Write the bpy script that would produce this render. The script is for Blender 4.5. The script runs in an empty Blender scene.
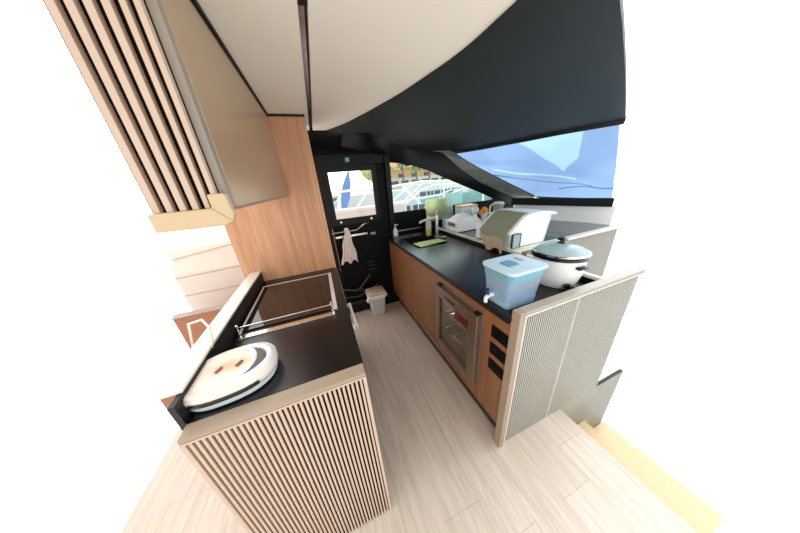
import bpy, bmesh, math, random
from mathutils import Vector, Matrix
random.seed(7)
C = bpy.context.scene.collection
PI = math.pi

# ------------------------------------------------------------------ materials
def lin(c):
    return tuple(((v/255)/12.92 if v/255 <= .04045 else ((v/255+.055)/1.055)**2.4) for v in c) + (1,)
def new_mat(name):
    m = bpy.data.materials.new(name); m.use_nodes = True
    nt = m.node_tree
    return m, nt, nt.nodes['Principled BSDF']
def setin(n, **k):
    for a, v in k.items():
        n.inputs[a.replace('_', ' ')].default_value = v
def mat(name, rgb, rough=.5, metal=0, var=.06, scale=12, bump=0, coat=0, stretch=(1, 1, 1), spec=.5, bscale=None):
    m, nt, b = new_mat(name)
    tc = nt.nodes.new('ShaderNodeTexCoord'); mp = nt.nodes.new('ShaderNodeMapping')
    mp.inputs['Scale'].default_value = stretch
    nz = nt.nodes.new('ShaderNodeTexNoise'); setin(nz, Scale=scale, Detail=4.0)
    rp = nt.nodes.new('ShaderNodeValToRGB')
    c = lin(rgb)
    rp.color_ramp.elements[0].color = tuple(max(0, v*(1-var)) for v in c[:3])+(1,)
    rp.color_ramp.elements[1].color = tuple(min(1, v*(1+var)) for v in c[:3])+(1,)
    rp.color_ramp.elements[0].position = .3; rp.color_ramp.elements[1].position = .7
    L = nt.links.new
    L(tc.outputs['Object'], mp.inputs[0]); L(mp.outputs[0], nz.inputs['Vector']); L(nz.outputs[0], rp.inputs[0])
    L(rp.outputs[0], b.inputs['Base Color'])
    setin(b, Roughness=rough, Metallic=metal)
    b.inputs['Specular IOR Level'].default_value = spec
    if coat: b.inputs['Coat Weight'].default_value = coat; b.inputs['Coat Roughness'].default_value = .08
    if bump:
        n2 = nz
        if bscale:
            n2 = nt.nodes.new('ShaderNodeTexNoise'); setin(n2, Scale=bscale, Detail=3.0); L(mp.outputs[0], n2.inputs['Vector'])
        bp = nt.nodes.new('ShaderNodeBump'); setin(bp, Strength=bump, Distance=.01)
        L(n2.outputs[0], bp.inputs['Height']); L(bp.outputs[0], b.inputs['Normal'])
    return m
def wood(name, rgb_a, rgb_b, stretch, rough=.45, scale=1.0, coat=0):
    m, nt, b = new_mat(name); L = nt.links.new
    tc = nt.nodes.new('ShaderNodeTexCoord'); mp = nt.nodes.new('ShaderNodeMapping'); mp.inputs['Scale'].default_value = stretch
    n1 = nt.nodes.new('ShaderNodeTexNoise'); setin(n1, Scale=scale, Detail=8.0, Roughness=.65, Distortion=.4)
    n2 = nt.nodes.new('ShaderNodeTexNoise'); setin(n2, Scale=scale*5, Detail=3.0)
    mx = nt.nodes.new('ShaderNodeMath'); mx.operation = 'MULTIPLY_ADD'; mx.inputs[1].default_value = .35
    rp = nt.nodes.new('ShaderNodeValToRGB')
    rp.color_ramp.elements[0].position = .38; rp.color_ramp.elements[1].position = .85
    rp.color_ramp.elements[0].color = lin(rgb_a); rp.color_ramp.elements[1].color = lin(rgb_b)
    L(tc.outputs['Object'], mp.inputs[0]); L(mp.outputs[0], n1.inputs['Vector']); L(mp.outputs[0], n2.inputs['Vector'])
    L(n2.outputs[0], mx.inputs[0]); L(n1.outputs[0], mx.inputs[2]); L(mx.outputs[0], rp.inputs[0])
    L(rp.outputs[0], b.inputs['Base Color']); setin(b, Roughness=rough)
    bp = nt.nodes.new('ShaderNodeBump'); setin(bp, Strength=.12, Distance=.004); L(n2.outputs[0], bp.inputs['Height']); L(bp.outputs[0], b.inputs['Normal'])
    return m
def floor_mat():
    m, nt, b = new_mat('pale_oak_planks'); L = nt.links.new
    tc = nt.nodes.new('ShaderNodeTexCoord'); mp = nt.nodes.new('ShaderNodeMapping')
    mp.inputs['Rotation'].default_value = (0, 0, PI/2); mp.inputs['Location'].default_value = (2.79, -.064, 0)
    br = nt.nodes.new('ShaderNodeTexBrick')
    br.inputs['Color1'].default_value = lin((216, 203, 190)); br.inputs['Color2'].default_value = lin((223, 212, 200))
    br.inputs['Mortar'].default_value = lin((176, 158, 142))
    setin(br, Scale=1.0); br.inputs['Brick Width'].default_value = 2.4; br.inputs['Row Height'].default_value = .19
    br.inputs['Mortar Size'].default_value = .001; br.inputs['Mortar Smooth'].default_value = .3; br.offset = .935; br.squash = .7; br.squash_frequency = 3
    m2 = nt.nodes.new('ShaderNodeMapping'); m2.inputs['Scale'].default_value = (26, 1.6, 1)
    nz = nt.nodes.new('ShaderNodeTexNoise'); setin(nz, Scale=1.6, Detail=9.0, Roughness=.7, Distortion=.8)
    rp = nt.nodes.new('ShaderNodeValToRGB'); rp.color_ramp.elements[0].position = .36; rp.color_ramp.elements[1].position = .66
    rp.color_ramp.elements[0].color = (.78, .74, .71, 1); rp.color_ramp.elements[1].color = (1, 1, 1, 1)
    mu = nt.nodes.new('ShaderNodeMixRGB'); mu.blend_type = 'MULTIPLY'; mu.inputs[0].default_value = 1
    L(tc.outputs['Object'], mp.inputs[0]); L(mp.outputs[0], br.inputs['Vector'])
    L(tc.outputs['Object'], m2.inputs[0]); L(m2.outputs[0], nz.inputs['Vector']); L(nz.outputs[0], rp.inputs[0])
    L(br.outputs[0], mu.inputs[1]); L(rp.outputs[0], mu.inputs[2]); L(mu.outputs[0], b.inputs['Base Color'])
    setin(b, Roughness=.38)
    return m
def glass(name, tint, refl=1.0, rough=0.0):
    m, nt, b = new_mat(name); L = nt.links.new
    nt.nodes.remove(b); out = nt.nodes['Material Output']
    tr = nt.nodes.new('ShaderNodeBsdfTransparent'); tr.inputs[0].default_value = tint
    gl = nt.nodes.new('ShaderNodeBsdfGlossy'); gl.inputs['Roughness'].default_value = rough
    fr = nt.nodes.new('ShaderNodeFresnel'); fr.inputs[0].default_value = 1.45
    mu = nt.nodes.new('ShaderNodeMath'); mu.operation = 'MULTIPLY'; mu.inputs[1].default_value = refl
    mx = nt.nodes.new('ShaderNodeMixShader')
    ge = nt.nodes.new('ShaderNodeNewGeometry'); fb_ = nt.nodes.new('ShaderNodeMath'); fb_.operation = 'SUBTRACT'; fb_.inputs[0].default_value = 1
    m3 = nt.nodes.new('ShaderNodeMath'); m3.operation = 'MULTIPLY'
    L(ge.outputs['Backfacing'], fb_.inputs[1]); L(mu.outputs[0], m3.inputs[0]); L(fb_.outputs[0], m3.inputs[1])
    L(fr.outputs[0], mu.inputs[0]); L(m3.outputs[0], mx.inputs[0]); L(tr.outputs[0], mx.inputs[1]); L(gl.outputs[0], mx.inputs[2]); L(mx.outputs[0], out.inputs[0])
    return m
def plastic_clear(name, rgb, alpha, rough=.15):
    m, nt, b = new_mat(name); L = nt.links.new
    out = nt.nodes['Material Output']
    b.inputs['Base Color'].default_value = lin(rgb); setin(b, Roughness=rough)
    tr = nt.nodes.new('ShaderNodeBsdfTransparent'); c = lin(rgb); tr.inputs[0].default_value = tuple(.5+.5*v for v in c[:3])+(1,)
    nz = nt.nodes.new('ShaderNodeTexNoise'); setin(nz, Scale=9.0, Detail=2.0)
    mr = nt.nodes.new('ShaderNodeMapRange'); mr.inputs['To Min'].default_value = alpha-.08; mr.inputs['To Max'].default_value = alpha+.08
    mx = nt.nodes.new('ShaderNodeMixShader')
    L(nz.outputs[0], mr.inputs[0]); L(mr.outputs[0], mx.inputs[0]); L(tr.outputs[0], mx.inputs[1]); L(b.outputs[0], mx.inputs[2]); L(mx.outputs[0], out.inputs[0])
    return m

def cloth(name, rgb):
    m, nt, b = new_mat(name); L = nt.links.new
    out = nt.nodes['Material Output']
    nz = nt.nodes.new('ShaderNodeTexNoise'); setin(nz, Scale=1.8, Detail=3.0)
    rp = nt.nodes.new('ShaderNodeValToRGB'); c = lin(rgb)
    rp.color_ramp.elements[0].color = tuple(v*.82 for v in c[:3])+(1,); rp.color_ramp.elements[1].color = c
    rp.color_ramp.elements[0].position = .35; rp.color_ramp.elements[1].position = .6
    tl = nt.nodes.new('ShaderNodeBsdfTranslucent'); mx = nt.nodes.new('ShaderNodeMixShader'); mx.inputs[0].default_value = .65
    L(nz.outputs[0], rp.inputs[0]); L(rp.outputs[0], b.inputs['Base Color']); L(rp.outputs[0], tl.inputs[0]); setin(b, Roughness=.7)
    L(b.outputs[0], mx.inputs[1]); L(tl.outputs[0], mx.inputs[2]); L(mx.outputs[0], out.inputs[0])
    return m
M = dict(
    floor=floor_mat(),
    cream=mat('cream_headliner', (250, 240, 226), .7, var=.02, scale=3),
    slat=mat('cream_slat', (200, 175, 156), .4, var=.03),
    slatR=mat('pale_slat', (180, 177, 168), .35, var=.03),
    cap=mat('taupe_lacquer', (162, 143, 124), .4, var=.03),
    capR=mat('taupe_lacquer_pale', (160, 153, 142), .35, var=.03),
    groove=mat('dark_groove', (22, 12, 10), .8, spec=.1),
    grooveR=mat('grey_groove', (22, 20, 18), .6),
    wood=wood('tan_oak', (172, 114, 76), (218, 164, 126), (22, 22, 1.1)),
    wood_shade=wood('shaded_tan_oak', (124, 80, 50), (150, 102, 68), (20, 20, 1.2)),  # same oak as tan_oak, with the shade on the cabinets put into its colour
    brown=mat('brown_panel', (170, 112, 84), .5, var=.06, stretch=(1, 1, 6)),
    upper=mat('satin_bronze_door', (178, 150, 122), .28, var=.03, scale=4),
    black=mat('black_worktop', (15, 13, 16), .27, var=.2, scale=8, bump=.02, bscale=60),
    blackg=mat('black_glass', (34, 20, 16), .03, var=.02),
    navy=mat('black_painted_wall', (6, 8, 14), .5, var=.1, scale=4, spec=.15),
    navy2=mat('black_frame', (10, 12, 17), .4, var=.1, spec=.25),
    lining=mat('charcoal_lining', (34, 39, 40), .6, var=.08, scale=5, bump=.05, bscale=300, spec=.3),
    pillar=mat('grey_pillar', (118, 124, 118), .45, var=.05),
    trimk=mat('black_rubber', (10, 10, 12), .5),
    steel=mat('brushed_steel', (205, 200, 196), .22, 1, var=.05),
    steelw=mat('polished_steel', (235, 232, 228), .12, 1, var=.02),
    white=mat('white_plastic', (240, 240, 240), .35, var=.02),
    wall=mat('white_side_wall', (250, 253, 255), .4, var=.02),
    console=mat('grey_console', (96, 104, 108), .14, var=.05),
    trimc=mat('cream_trim', (224, 218, 206), .35, var=.03),
    beige=mat('beige_corner', (204, 178, 142), .4, var=.03),
    warmwhite=mat('cream_enamel', (243, 230, 214), .3, var=.02),
    coolwhite=mat('white_enamel', (222, 230, 234), .25, var=.02),
    scorch=mat('scorch_mark', (214, 176, 136), .5, var=.12, scale=30),
    dgrey=mat('dark_grey_plastic', (60, 58, 58), .4),
    redslot=mat('red_slot', (130, 40, 34), .4),
    kblack=mat('black_plastic', (16, 16, 18), .25),
    cloth=mat('white_dotted_towel', (236, 226, 222), .9, var=.1, scale=60, bump=.4),
    towelg=mat('grey_green_towel', (150, 152, 132), .95, var=.12, scale=70, bump=.5, stretch=(1, 4, 1)),
    towelb=mat('beige_towel', (196, 176, 152), .95, var=.1, scale=70, bump=.5),
    bin=mat('light_grey_plastic', (206, 208, 214), .4, var=.03),
    binlid=mat('beige_plastic', (214, 200, 176), .4, var=.03),
    bag=mat('white_bag', (252, 252, 254), .5, var=.03, bump=.2),
    crate=mat('white_crate', (252, 253, 254), .35, var=.01),
    orange=mat('orange_peel', (240, 140, 40), .45, var=.08, scale=40, bump=.1),
    green=mat('green_board', (188, 206, 130), .4, var=.15, scale=30),
    board=cloth('cream_cutting_board', (240, 242, 206)),
    board2=cloth('pale_cutting_board', (226, 238, 236)),
    soap=mat('green_soap', (200, 206, 110), .2),
    soapc=mat('clear_soap_bottle', (206, 210, 204), .2),
    bluesp=mat('blue_sponge', (120, 160, 190), .6),
    sign=mat('green_sticker', (40, 150, 110), .4),
    signw=mat('white_print', (235, 245, 240), .5),
    bluedark=mat('dark_blue_valve', (20, 70, 110), .3),
    lidblue=mat('pale_blue_lid', (196, 222, 236), .25, var=.03),
    blueband=plastic_clear('blue_reservoir', (150, 205, 226), .6),
    clearblue=plastic_clear('clear_blue_tank', (214, 230, 244), .34),
    basebl=plastic_clear('ice_blue_base', (186, 220, 240), .7),
    clear=plastic_clear('clear_plastic', (230, 240, 240), .30),
    frosted=plastic_clear('frosted_plastic', (244, 252, 250), .8, .3),
    tub=mat('milky_tub', (240, 252, 248), .25, var=.05, scale=7),
    lidw=mat('white_lid', (246, 252, 250), .3, var=.02),
    lidglass=plastic_clear('glass_lid', (196, 220, 222), .5, .05),
    pane=glass('clear_pane', (.96, .97, .97, 1)),
    panet=glass('teal_pane', (.9, .97, .96, 1), .6),
    paneb=glass('blue_tinted_pane', (.93, .98, 1, 1), .45),
    fridgeglass=glass('smoked_glass', (.75, .70, .64, 1), 1.0),
    red=mat('red_packets', (190, 60, 50), .5, var=.3, scale=50),
    blueled=mat('blue_display', (60, 60, 190), .3),
    greyin=mat('grey_liner', (170, 164, 156), .6),
    tread=mat('oak_tread', (222, 192, 150), .45, var=.08, stretch=(2, 20, 1)),
    dkgreen=mat('dark_green_riser', (30, 52, 46), .5),
    cover=cloth('blue_window_cover', (132, 158, 196)),
    covers=cloth('cover_seam', (88, 104, 132)),
    coverl=cloth('pale_cover_patch', (164, 196, 214)),
    water=mat('marina_water', (112, 150, 148), .15, var=.15, scale=1.2, bump=.3),
    gel=mat('white_gelcoat', (240, 238, 234), .3, var=.02),
    gelp=mat('warm_gelcoat', (238, 222, 208), .4, var=.03),
    taupe=mat('taupe_cushion', (226, 212, 206), .8, var=.05),
    bluesail=mat('blue_canvas', (92, 128, 190), .7, var=.08),
    dkwin=mat('dark_boat_window', (70, 76, 96), .15),
    boatw=mat('grey_white_gelcoat', (188, 192, 194), .35, var=.03),  # plain grey-white, darker than white_gelcoat so the railing stands out
    teal=mat('teal_hull', (156, 188, 188), .4, var=.08, scale=2),
    bevelgrey=mat('greige_edge', (150, 141, 130), .4),
    stone=mat('quay_stone', (190, 186, 176), .8, var=.1, scale=1),
    ochre=mat('ochre_render', (214, 176, 132), .8, var=.08, scale=1),
    roof=mat('terracotta_roof', (208, 140, 96), .8, var=.1, scale=2),
    leaf=mat('palm_leaf', (120, 150, 84), .7, var=.2, scale=3),
    hedge=mat('hedge_leaf', (168, 186, 120), .8, var=.25, scale=1.5),
    trunk=mat('palm_trunk', (130, 112, 92), .8, var=.1),
    seam=mat('dark_seam', (60, 44, 34), .6),
    beam=mat('seam_grey', (180, 160, 150), .6),
)

# ------------------------------------------------------------------ mesh helpers
class MB:
    def __init__(s): s.bm = bmesh.new()
    def box(s, x0, x1, y0, y1, z0, z1, bev=0, rot=None):
        r = bmesh.ops.create_cube(s.bm, size=1)
        vs = r['verts']
        for v in vs:
            v.co = Vector(((x0+x1)/2+v.co.x*(x1-x0), (y0+y1)/2+v.co.y*(y1-y0), (z0+z1)/2+v.co.z*(z1-z0)))
        if bev:
            es = list({e for v in vs for e in v.link_edges})
            bmesh.ops.bevel(s.bm, geom=es, offset=bev, segments=2, profile=.5, affect='EDGES')
        return s
    def rbox(s, c, sx, sy, sz, rz=0, rx=0, ry=0, bev=0):
        b2 = MB(); b2.box(-sx/2, sx/2, -sy/2, sy/2, -sz/2, sz/2, bev)
        mt = Matrix.Translation(c) @ Matrix.Rotation(rz, 4, 'Z') @ Matrix.Rotation(ry, 4, 'Y') @ Matrix.Rotation(rx, 4, 'X')
        s.join(b2, mt); return s
    def join(s, o, mt=None):
        me = bpy.data.meshes.new('tmp'); o.bm.to_mesh(me); o.bm.free()
        if mt is not None: me.transform(mt)
        s.bm.from_mesh(me); bpy.data.meshes.remove(me); return s
    def tube(s, pts, r, n=8, cap=True):
        pts = [Vector(p) for p in pts]; rings = []
        rr = r if isinstance(r, (list, tuple)) else [r]*len(pts)
        up = None
        for i, p in enumerate(pts):
            t = (pts[min(i+1, len(pts)-1)]-pts[max(i-1, 0)]).normalized()
            if up is None:
                a = Vector((0, 0, 1)) if abs(t.z) < .9 else Vector((1, 0, 0))
                up = (a-t*a.dot(t)).normalized()
            else:
                up = (up-t*up.dot(t)).normalized()
            sd = t.cross(up)
            rings.append([s.bm.verts.new(p+(up*math.cos(2*PI*k/n)+sd*math.sin(2*PI*k/n))*rr[i]) for k in range(n)])
        for a, b in zip(rings, rings[1:]):
            for k in range(n): s.bm.faces.new((a[k], a[(k+1) % n], b[(k+1) % n], b[k]))
        if cap:
            s.bm.faces.new(rings[0][::-1]); s.bm.faces.new(rings[-1])
        return s
    def loft(s, rings, cap0=True, cap1=True, closed=True):
        R = [[s.bm.verts.new(p) for p in r] for r in rings]
        n = len(R[0])
        for a, b in zip(R, R[1:]):
            for k in range(n if closed else n-1): s.bm.faces.new((a[k], a[(k+1) % n], b[(k+1) % n], b[k]))
        if closed and cap0: s.bm.faces.new(R[0][::-1])
        if closed and cap1: s.bm.faces.new(R[-1])
        return s
    def lathe(s, prof, cx, cy, n=32, sx=1, sy=1):
        rings = [[(cx+r*sx*math.cos(2*PI*k/n), cy+r*sy*math.sin(2*PI*k/n), z) for k in range(n)] for r, z in prof]
        return s.loft(rings)
    def prism(s, poly, a, b):   # poly of 3D points at a side; offset vector from a to b
        a = Vector(a); b = Vector(b)
        return s.loft([[Vector(p)+a for p in poly], [Vector(p)+b for p in poly]])
    def grid(s, rows, thick=0):
        R = [[s.bm.verts.new(p) for p in r] for r in rows]
        fs = []
        for a, b in zip(R, R[1:]):
            for k in range(len(a)-1): fs.append(s.bm.faces.new((a[k], a[k+1], b[k+1], b[k])))
        if thick:
            bmesh.ops.recalc_face_normals(s.bm, faces=fs)
            bmesh.ops.solidify(s.bm, geom=fs, thickness=thick)
        return s

def build(name, mb, m, parent=None, smooth=False, bev=0, label=None, kind=None):
    me = bpy.data.meshes.new(name)
    bmesh.ops.recalc_face_normals(mb.bm, faces=mb.bm.faces)
    mb.bm.to_mesh(me); mb.bm.free()
    o = bpy.data.objects.new(name, me); C.objects.link(o)
    me.materials.append(m)
    if parent is not None:
        w = Vector(parent.location); q = parent
        while q.parent: q = q.parent; w += Vector(q.location)
        me.transform(Matrix.Translation(-w)); o.parent = parent
    elif kind != 'structure':
        # origin at the base centre
        xs = [v.co for v in me.vertices]
        c = Vector(((min(v.x for v in xs)+max(v.x for v in xs))/2, (min(v.y for v in xs)+max(v.y for v in xs))/2, min(v.z for v in xs)))
        me.transform(Matrix.Translation(-c)); o.location = c
    if smooth:
        for p in me.polygons: p.use_smooth = True
        try:
            me.set_sharp_from_angle(angle=math.radians(40))
        except Exception: pass
    if bev:
        b = o.modifiers.new('bevel', 'BEVEL'); b.width = bev; b.segments = 2; b.limit_method = 'ANGLE'
    if label: o['label'] = label
    if kind: o['kind'] = kind
    return o
def thing(name, loc, label, cat, group=None):
    o = bpy.data.objects.new(name, None); C.objects.link(o); o.location = loc
    o.empty_display_size = .05
    o['label'] = label; o['category'] = cat
    if group: o['group'] = group
    return o
def tag(o, label, cat, group=None, kind=None):
    o['label'] = label; o['category'] = cat
    if group: o['group'] = group
    if kind: o['kind'] = kind
    return o
def struct(name, mb, m, parent=None, **k):
    return build(name, mb, m, parent, kind='structure', **k)
def struct_root(name, loc):
    o = bpy.data.objects.new(name, None); C.objects.link(o); o.location = loc; o['kind'] = 'structure'; return o
def rrect(cx, cy, hx, hy, r, z, n=6):
    out = []
    for sx, sy, a0 in ((1, 1, 0), (-1, 1, PI/2), (-1, -1, PI), (1, -1, 1.5*PI)):
        for k in range(n+1):
            a = a0+PI/2*k/n
            out.append((cx+sx*(hx-r)+r*math.cos(a), cy+sy*(hy-r)+r*math.sin(a), z))
    return out
def slats(x0, x1, y, z0, z1, pitch, w, d):
    b = MB(); n = int((x1-x0)/pitch)
    for k in range(n+1):
        x = x0+(k+.5)*(x1-x0)/(n+1)
        b.box(x-w/2, x+w/2, y, y+d, z0, z1)
    return b

# ------------------------------------------------------------------ floor, stairs
b = MB(); b.box(-1.25, 1.232, -.6, 2.45, -.04, 0)
struct('floor', b, M['floor'])
st = thing('stairs', (1.5, .2, -.65), 'oak companionway steps going down beside the slatted end panel', 'stairs')
for k in range(2):
    x = 1.234+k*.36; z = -.36-.25*k
    build('tread', MB().box(x, x+.375, -.1, .528, z-.035, z, .003), M['tread'], st)
    build('riser', MB().box(x-.0, x+.016, -.1, .528, z+.002, z+.13), M['dkgreen'], st, label='dark riser')

# ------------------------------------------------------------------ ceiling and lining
def crom(P, n=5):
    out = []
    for i in range(len(P)-1):
        a, b_, c, d_ = P[max(i-1, 0)], P[i], P[i+1], P[min(i+2, len(P)-1)]
        for k in range(n):
            t = k/n
            out.append(tuple(.5*((2*b_[j])+(-a[j]+c[j])*t+(2*a[j]-5*b_[j]+4*c[j]-d_[j])*t*t+(-a[j]+3*b_[j]-3*c[j]+d_[j])*t**3) for j in range(len(b_))))
    out.append(tuple(P[-1])); return out
curve0 = [(.16, 2.02), (.297, 1.79), (.372, 1.61), (.433, 1.452), (.509, 1.23), (.567, .998), (.592, .88), (.604, .78), (.606, .68), (.607, .58), (.612, .40), (.614, .20), (.617, -.45)]
curve = crom(curve0, 5)
poly = [(-.30, -.45), (-.50, 2.02)] + [(x, y) for x, y in curve]
# cream ceiling in two panels either side of the recessed track
zc = 1.921
b = MB()
pl1 = [(-.30, -.45), (-.30, 2.02), (.052, 2.02), (.052, -.45)]
pl2 = [(.076, -.45), (.076, 2.02)] + curve
for pl in (pl1, pl2): b.prism([(x, y, 0) for x, y in pl], (0, 0, zc), (0, 0, zc+.04))
struct('ceiling', b, M['cream'])
b = MB(); b.box(.052, .076, -.45, 2.02, zc+.02, zc+.04); b.box(.052, .076, -.45, .745, zc, zc+.02); b.box(.052, .076, 1.985, 2.03, zc, zc+.02)
tr = struct('trim_1', b, M['trimk'])
struct('track_strip', MB().box(.0525, .068, .75, 1.52, zc+.003, zc+.0198), M['steel'], tr)
# black shadow gap around the overhead cabinet and the tall cabinet
b = MB(); b.box(-.172, -.163, .56, 1.6, zc-.010, zc-.001); b.box(-.172, .03, 1.590, 1.598, zc-.012, zc-.001)
struct('trim_2', b, M['trimk'])
# dark lining : from the cream edge to the header over the side window
head = [(1.266, 2.44, 1.79), (1.45, 2.40, 1.80), (1.628, 2.38, 1.805), (1.76, 2.30, 1.81), (1.88, 2.12, 1.812), (1.96, 1.93, 1.815), (2.03, 1.76, 1.815), (2.09, 1.60, 1.818), (2.15, 1.45, 1.82), (2.23, 1.29, 1.82), (2.31, 1.14, 1.82)]
head = crom(head, 5)
cv = crom(curve0[:11], 5)
rows = []
for i in range(len(cv)):
    h = Vector(head[i]); c0 = Vector((cv[i][0]-.004, cv[i][1], zc+.012)); row = []
    for t in (0, .06, .25, .5, .75, 1):
        p = c0.lerp(h, t); p.z += .035*math.sin(PI*t)*(1 if t > .06 else 0)
        row.append(p)
    rows.append(row)
struct('trim_3', MB().grid(rows, .02), M['lining'], smooth=True)
# header strip above the side window (double lip)
b = MB()
hp = [Vector(p) for p in head[5:]]
lo = [Vector((p.x*1.0+.01, p.y, 1.775-.0015*k)) for k, p in enumerate(hp)]
b.grid([hp, [p+Vector((-.012, -.01, -.02)) for p in hp], [p+Vector((0, 0, -.042)) for p in hp]], .012)
struct('trim_4', b, M['trimk'], smooth=True)

# black aft header that bends from the ceiling down to the door wall
b = MB(); rows = []
for (y, z) in ((1.995, 1.93), (2.01, 1.922), (2.15, 1.925), (2.28, 1.90), (2.36, 1.86), (2.40, 1.80), (2.40, 1.73)):
    rows.append([(-.08, y, z), (.3, y, z), (.6, y, z), (.8, y, z)])
b.grid(rows, .02)
struct('trim_5', b, M['navy'], smooth=True)
# diagonal rib: between lining and the small window, running down to the side wall
up = [(.30, 1.99, 1.93), (.482, 2.03, 1.912), (.69, 2.17, 1.905), (.90, 2.30, 1.885), (1.08, 2.385, 1.845), (1.266, 2.385, 1.80), (1.464, 2.38, 1.79), (1.705, 2.36, 1.588), (1.85, 2.35, 1.504), (1.995, 2.33, 1.421), (2.331, 2.25, 1.266), (2.66, 2.08, 1.09)]
dn = [(.30, 2.20, 1.86), (.50, 2.30, 1.83), (.75, 2.385, 1.795), (.85, 2.395, 1.735), (.95, 2.395, 1.70), (1.10, 2.395, 1.655), (1.29, 2.395, 1.595), (1.433, 2.395, 1.535), (1.75, 2.395, 1.412), (2.065, 2.395, 1.292), (2.334, 2.395, 1.180), (2.50, 2.395, 1.10)]
mid = []
for a, c in zip(up, dn):
    m_ = (Vector(a)+Vector(c))/2; m_ += Vector((0, -.015, 0)); mid.append(m_)
struct('trim_6', MB().grid([up, mid, dn], .02), M['navy2'], smooth=True)
# grey pillar facet between the rib and the big side window
pu = [(1.44, 2.375, 1.815), (1.608, 2.37, 1.775), (1.76, 2.31, 1.668), (1.914, 2.25, 1.571), (2.187, 2.08, 1.39), (2.446, 1.89, 1.214)]
pd = [(1.30, 2.375, 1.80), (1.464, 2.372, 1.773), (1.705, 2.35, 1.588), (1.995, 2.32, 1.421), (2.331, 2.24, 1.266), (2.62, 2.08, 1.106)]
struct('trim_7', MB().grid([pd, pu], .015), M['pillar'])
b = MB(); b.tube([Vector(p)+Vector((0, 0, -.002)) for p in pu[1:]], .008, 6)
struct('trim_8', b, M['trimk'])

# ------------------------------------------------------------------ far wall with the door and the small window
Y = 2.40
b = MB()
b.box(.80, 2.45, Y, Y+.05, 0, 1.160); b.box(-.1, .80, Y+.031, Y+.05, 0, 1.165)
b.prism([(2.30, 0, 1.165), (2.334, 0, 1.178), (2.20, 0, 1.25), (2.7, 0, 1.25), (2.7, 0, .9), (2.30, 0, .9)], (0, Y+.001, 0), (0, Y+.05, 0)); b.box(-.10, .03, Y, Y+.05, 0, 1.9)
b.box(.03, .80, Y+.01, Y+.05, 1.80, 1.92)
b.prism([(.80, 0, 1.712), (.95, 0, 1.695), (1.05, 0, 1.66), (1.25, 0, 1.90), (.80, 0, 1.92)], (0, Y+.005, 0), (0, Y+.05, 0))
struct('wall_far', b, M['navy'])
struct('trim_9', MB().box(.80, 2.35, Y-.006, Y+.0, .935, .952), M['steel'])
w = struct_root('window_1', (1.5, Y+.03, 1.16))
struct('window_pane', MB().prism([(.795, 0, 1.155), (2.42, 0, 1.155), (2.33, 0, 1.19), (1.433, 0, 1.55), (.98, 0, 1.71), (.795, 0, 1.73)], (0, Y+.026, 0), (0, Y+.032, 0)), M['panet'], w)
struct('window_gasket', MB().tube([(2.34, Y+.0, 1.163), (.80, Y+.0, 1.163)], .006), M['navy2'], w)
# the door
d = struct_root('door_1', (.41, Y, 0))
b = MB(); b.box(.03, .10, Y-.02, Y+.03, .1, 1.80, .004); b.box(.745, .803, Y-.05, Y+.03, 0, 1.81, .004); b.box(.03, .80, Y-.025, Y+.03, 1.70, 1.80, .004)
struct('door_frame', b, M['navy2'], d)
b = MB(); b.box(.10, .15, Y-.01, Y+.02, .12, 1.70, .003); b.box(.60, .7445, Y-.01, Y+.02, .12, 1.70, .003); b.box(.15, .60, Y-.01, Y+.02, 1.645, 1.70); b.box(.15, .60, Y-.01, Y+.02, .12, 1.175)
struct('door_leaf', b, M['navy'], d)
b = MB(); b.box(.10, .15, Y-.02, Y-.0, 1.1705, 1.6545); b.box(.605, .645, Y-.02, Y-.0, 1.1705, 1.6545); b.box(.10, .645, Y-.02, Y-.0, 1.655, 1.70); b.box(.10, .645, Y-.02, Y-.0, 1.11, 1.17)
struct('window_surround', b, M['navy2'], d)
struct('window_pane', MB().box(.15, .61, Y+.004, Y+.008, 1.17, 1.66), M['pane'], d)
for x in (.19, .53):
    b = MB(); b.lathe([(.016, 0), (.018, .006), (.014, .016), (.004, .02)], 0, 0, 14)
    bb = MB(); bb.join(b, Matrix.Translation((x, Y-.02, 1.142)) @ Matrix.Rotation(PI/2, 4, 'X'))
    struct('door_knob', bb, M['steelw'], d, smooth=True)
b = MB(); b.tube([(.07, Y-.07, 1.045), (.34, Y-.07, 1.045), (.42, Y-.07, 1.09)], .009, 8); b.tube([(.40, Y-.07, 1.08), (.47, Y-.05, 1.105), (.50, Y-.02, 1.10)], .011, 8); b.tube([(.08, Y-.07, 1.045), (.08, Y-.02, 1.045)], .009)
struct('lever', b, M['steel'], d, smooth=True)
b = MB(); b.box(.10, .46, Y-.05, Y-.042, .975, 1.0, .003); b.box(.11, .13, Y-.045, Y-.01, .98, .995); b.box(.43, .45, Y-.045, Y-.01, .98, .995)
struct('grab_rail', b, M['steel'], d)
struct('lock_plate', MB().box(.50, .56, Y-.022, Y-.01, .955, .985, .003), M['steel'], d)
struct('pull_rod', MB().tube([(.085, Y-.06, 1.09), (.085, Y-.06, .60)], .007), M['steel'], d)
b = MB()
for k in range(3): b.box(.42, .50, Y-.018, Y-.009, .62-.05*k, .63-.05*k)
struct('vent', b, M['dgrey'], d)
b = MB(); b.box(.335, .385, Y-.032, Y-.026, 1.725, 1.772, .003)
sg = struct('exit_sticker', b, M['sign'], d)
b = MB(); b.box(.350, .358, Y-.034, Y-.0322, 1.735, 1.762); b.box(.358, .370, Y-.034, Y-.0322, 1.752, 1.762); b.prism([(.352, 0, 1.75), (.375, 0, 1.738), (.352, 0, 1.735)], (0, Y-.034, 0), (0, Y-.0322, 0))
struct('sticker_arrow', b, M['signw'], sg)
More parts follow.
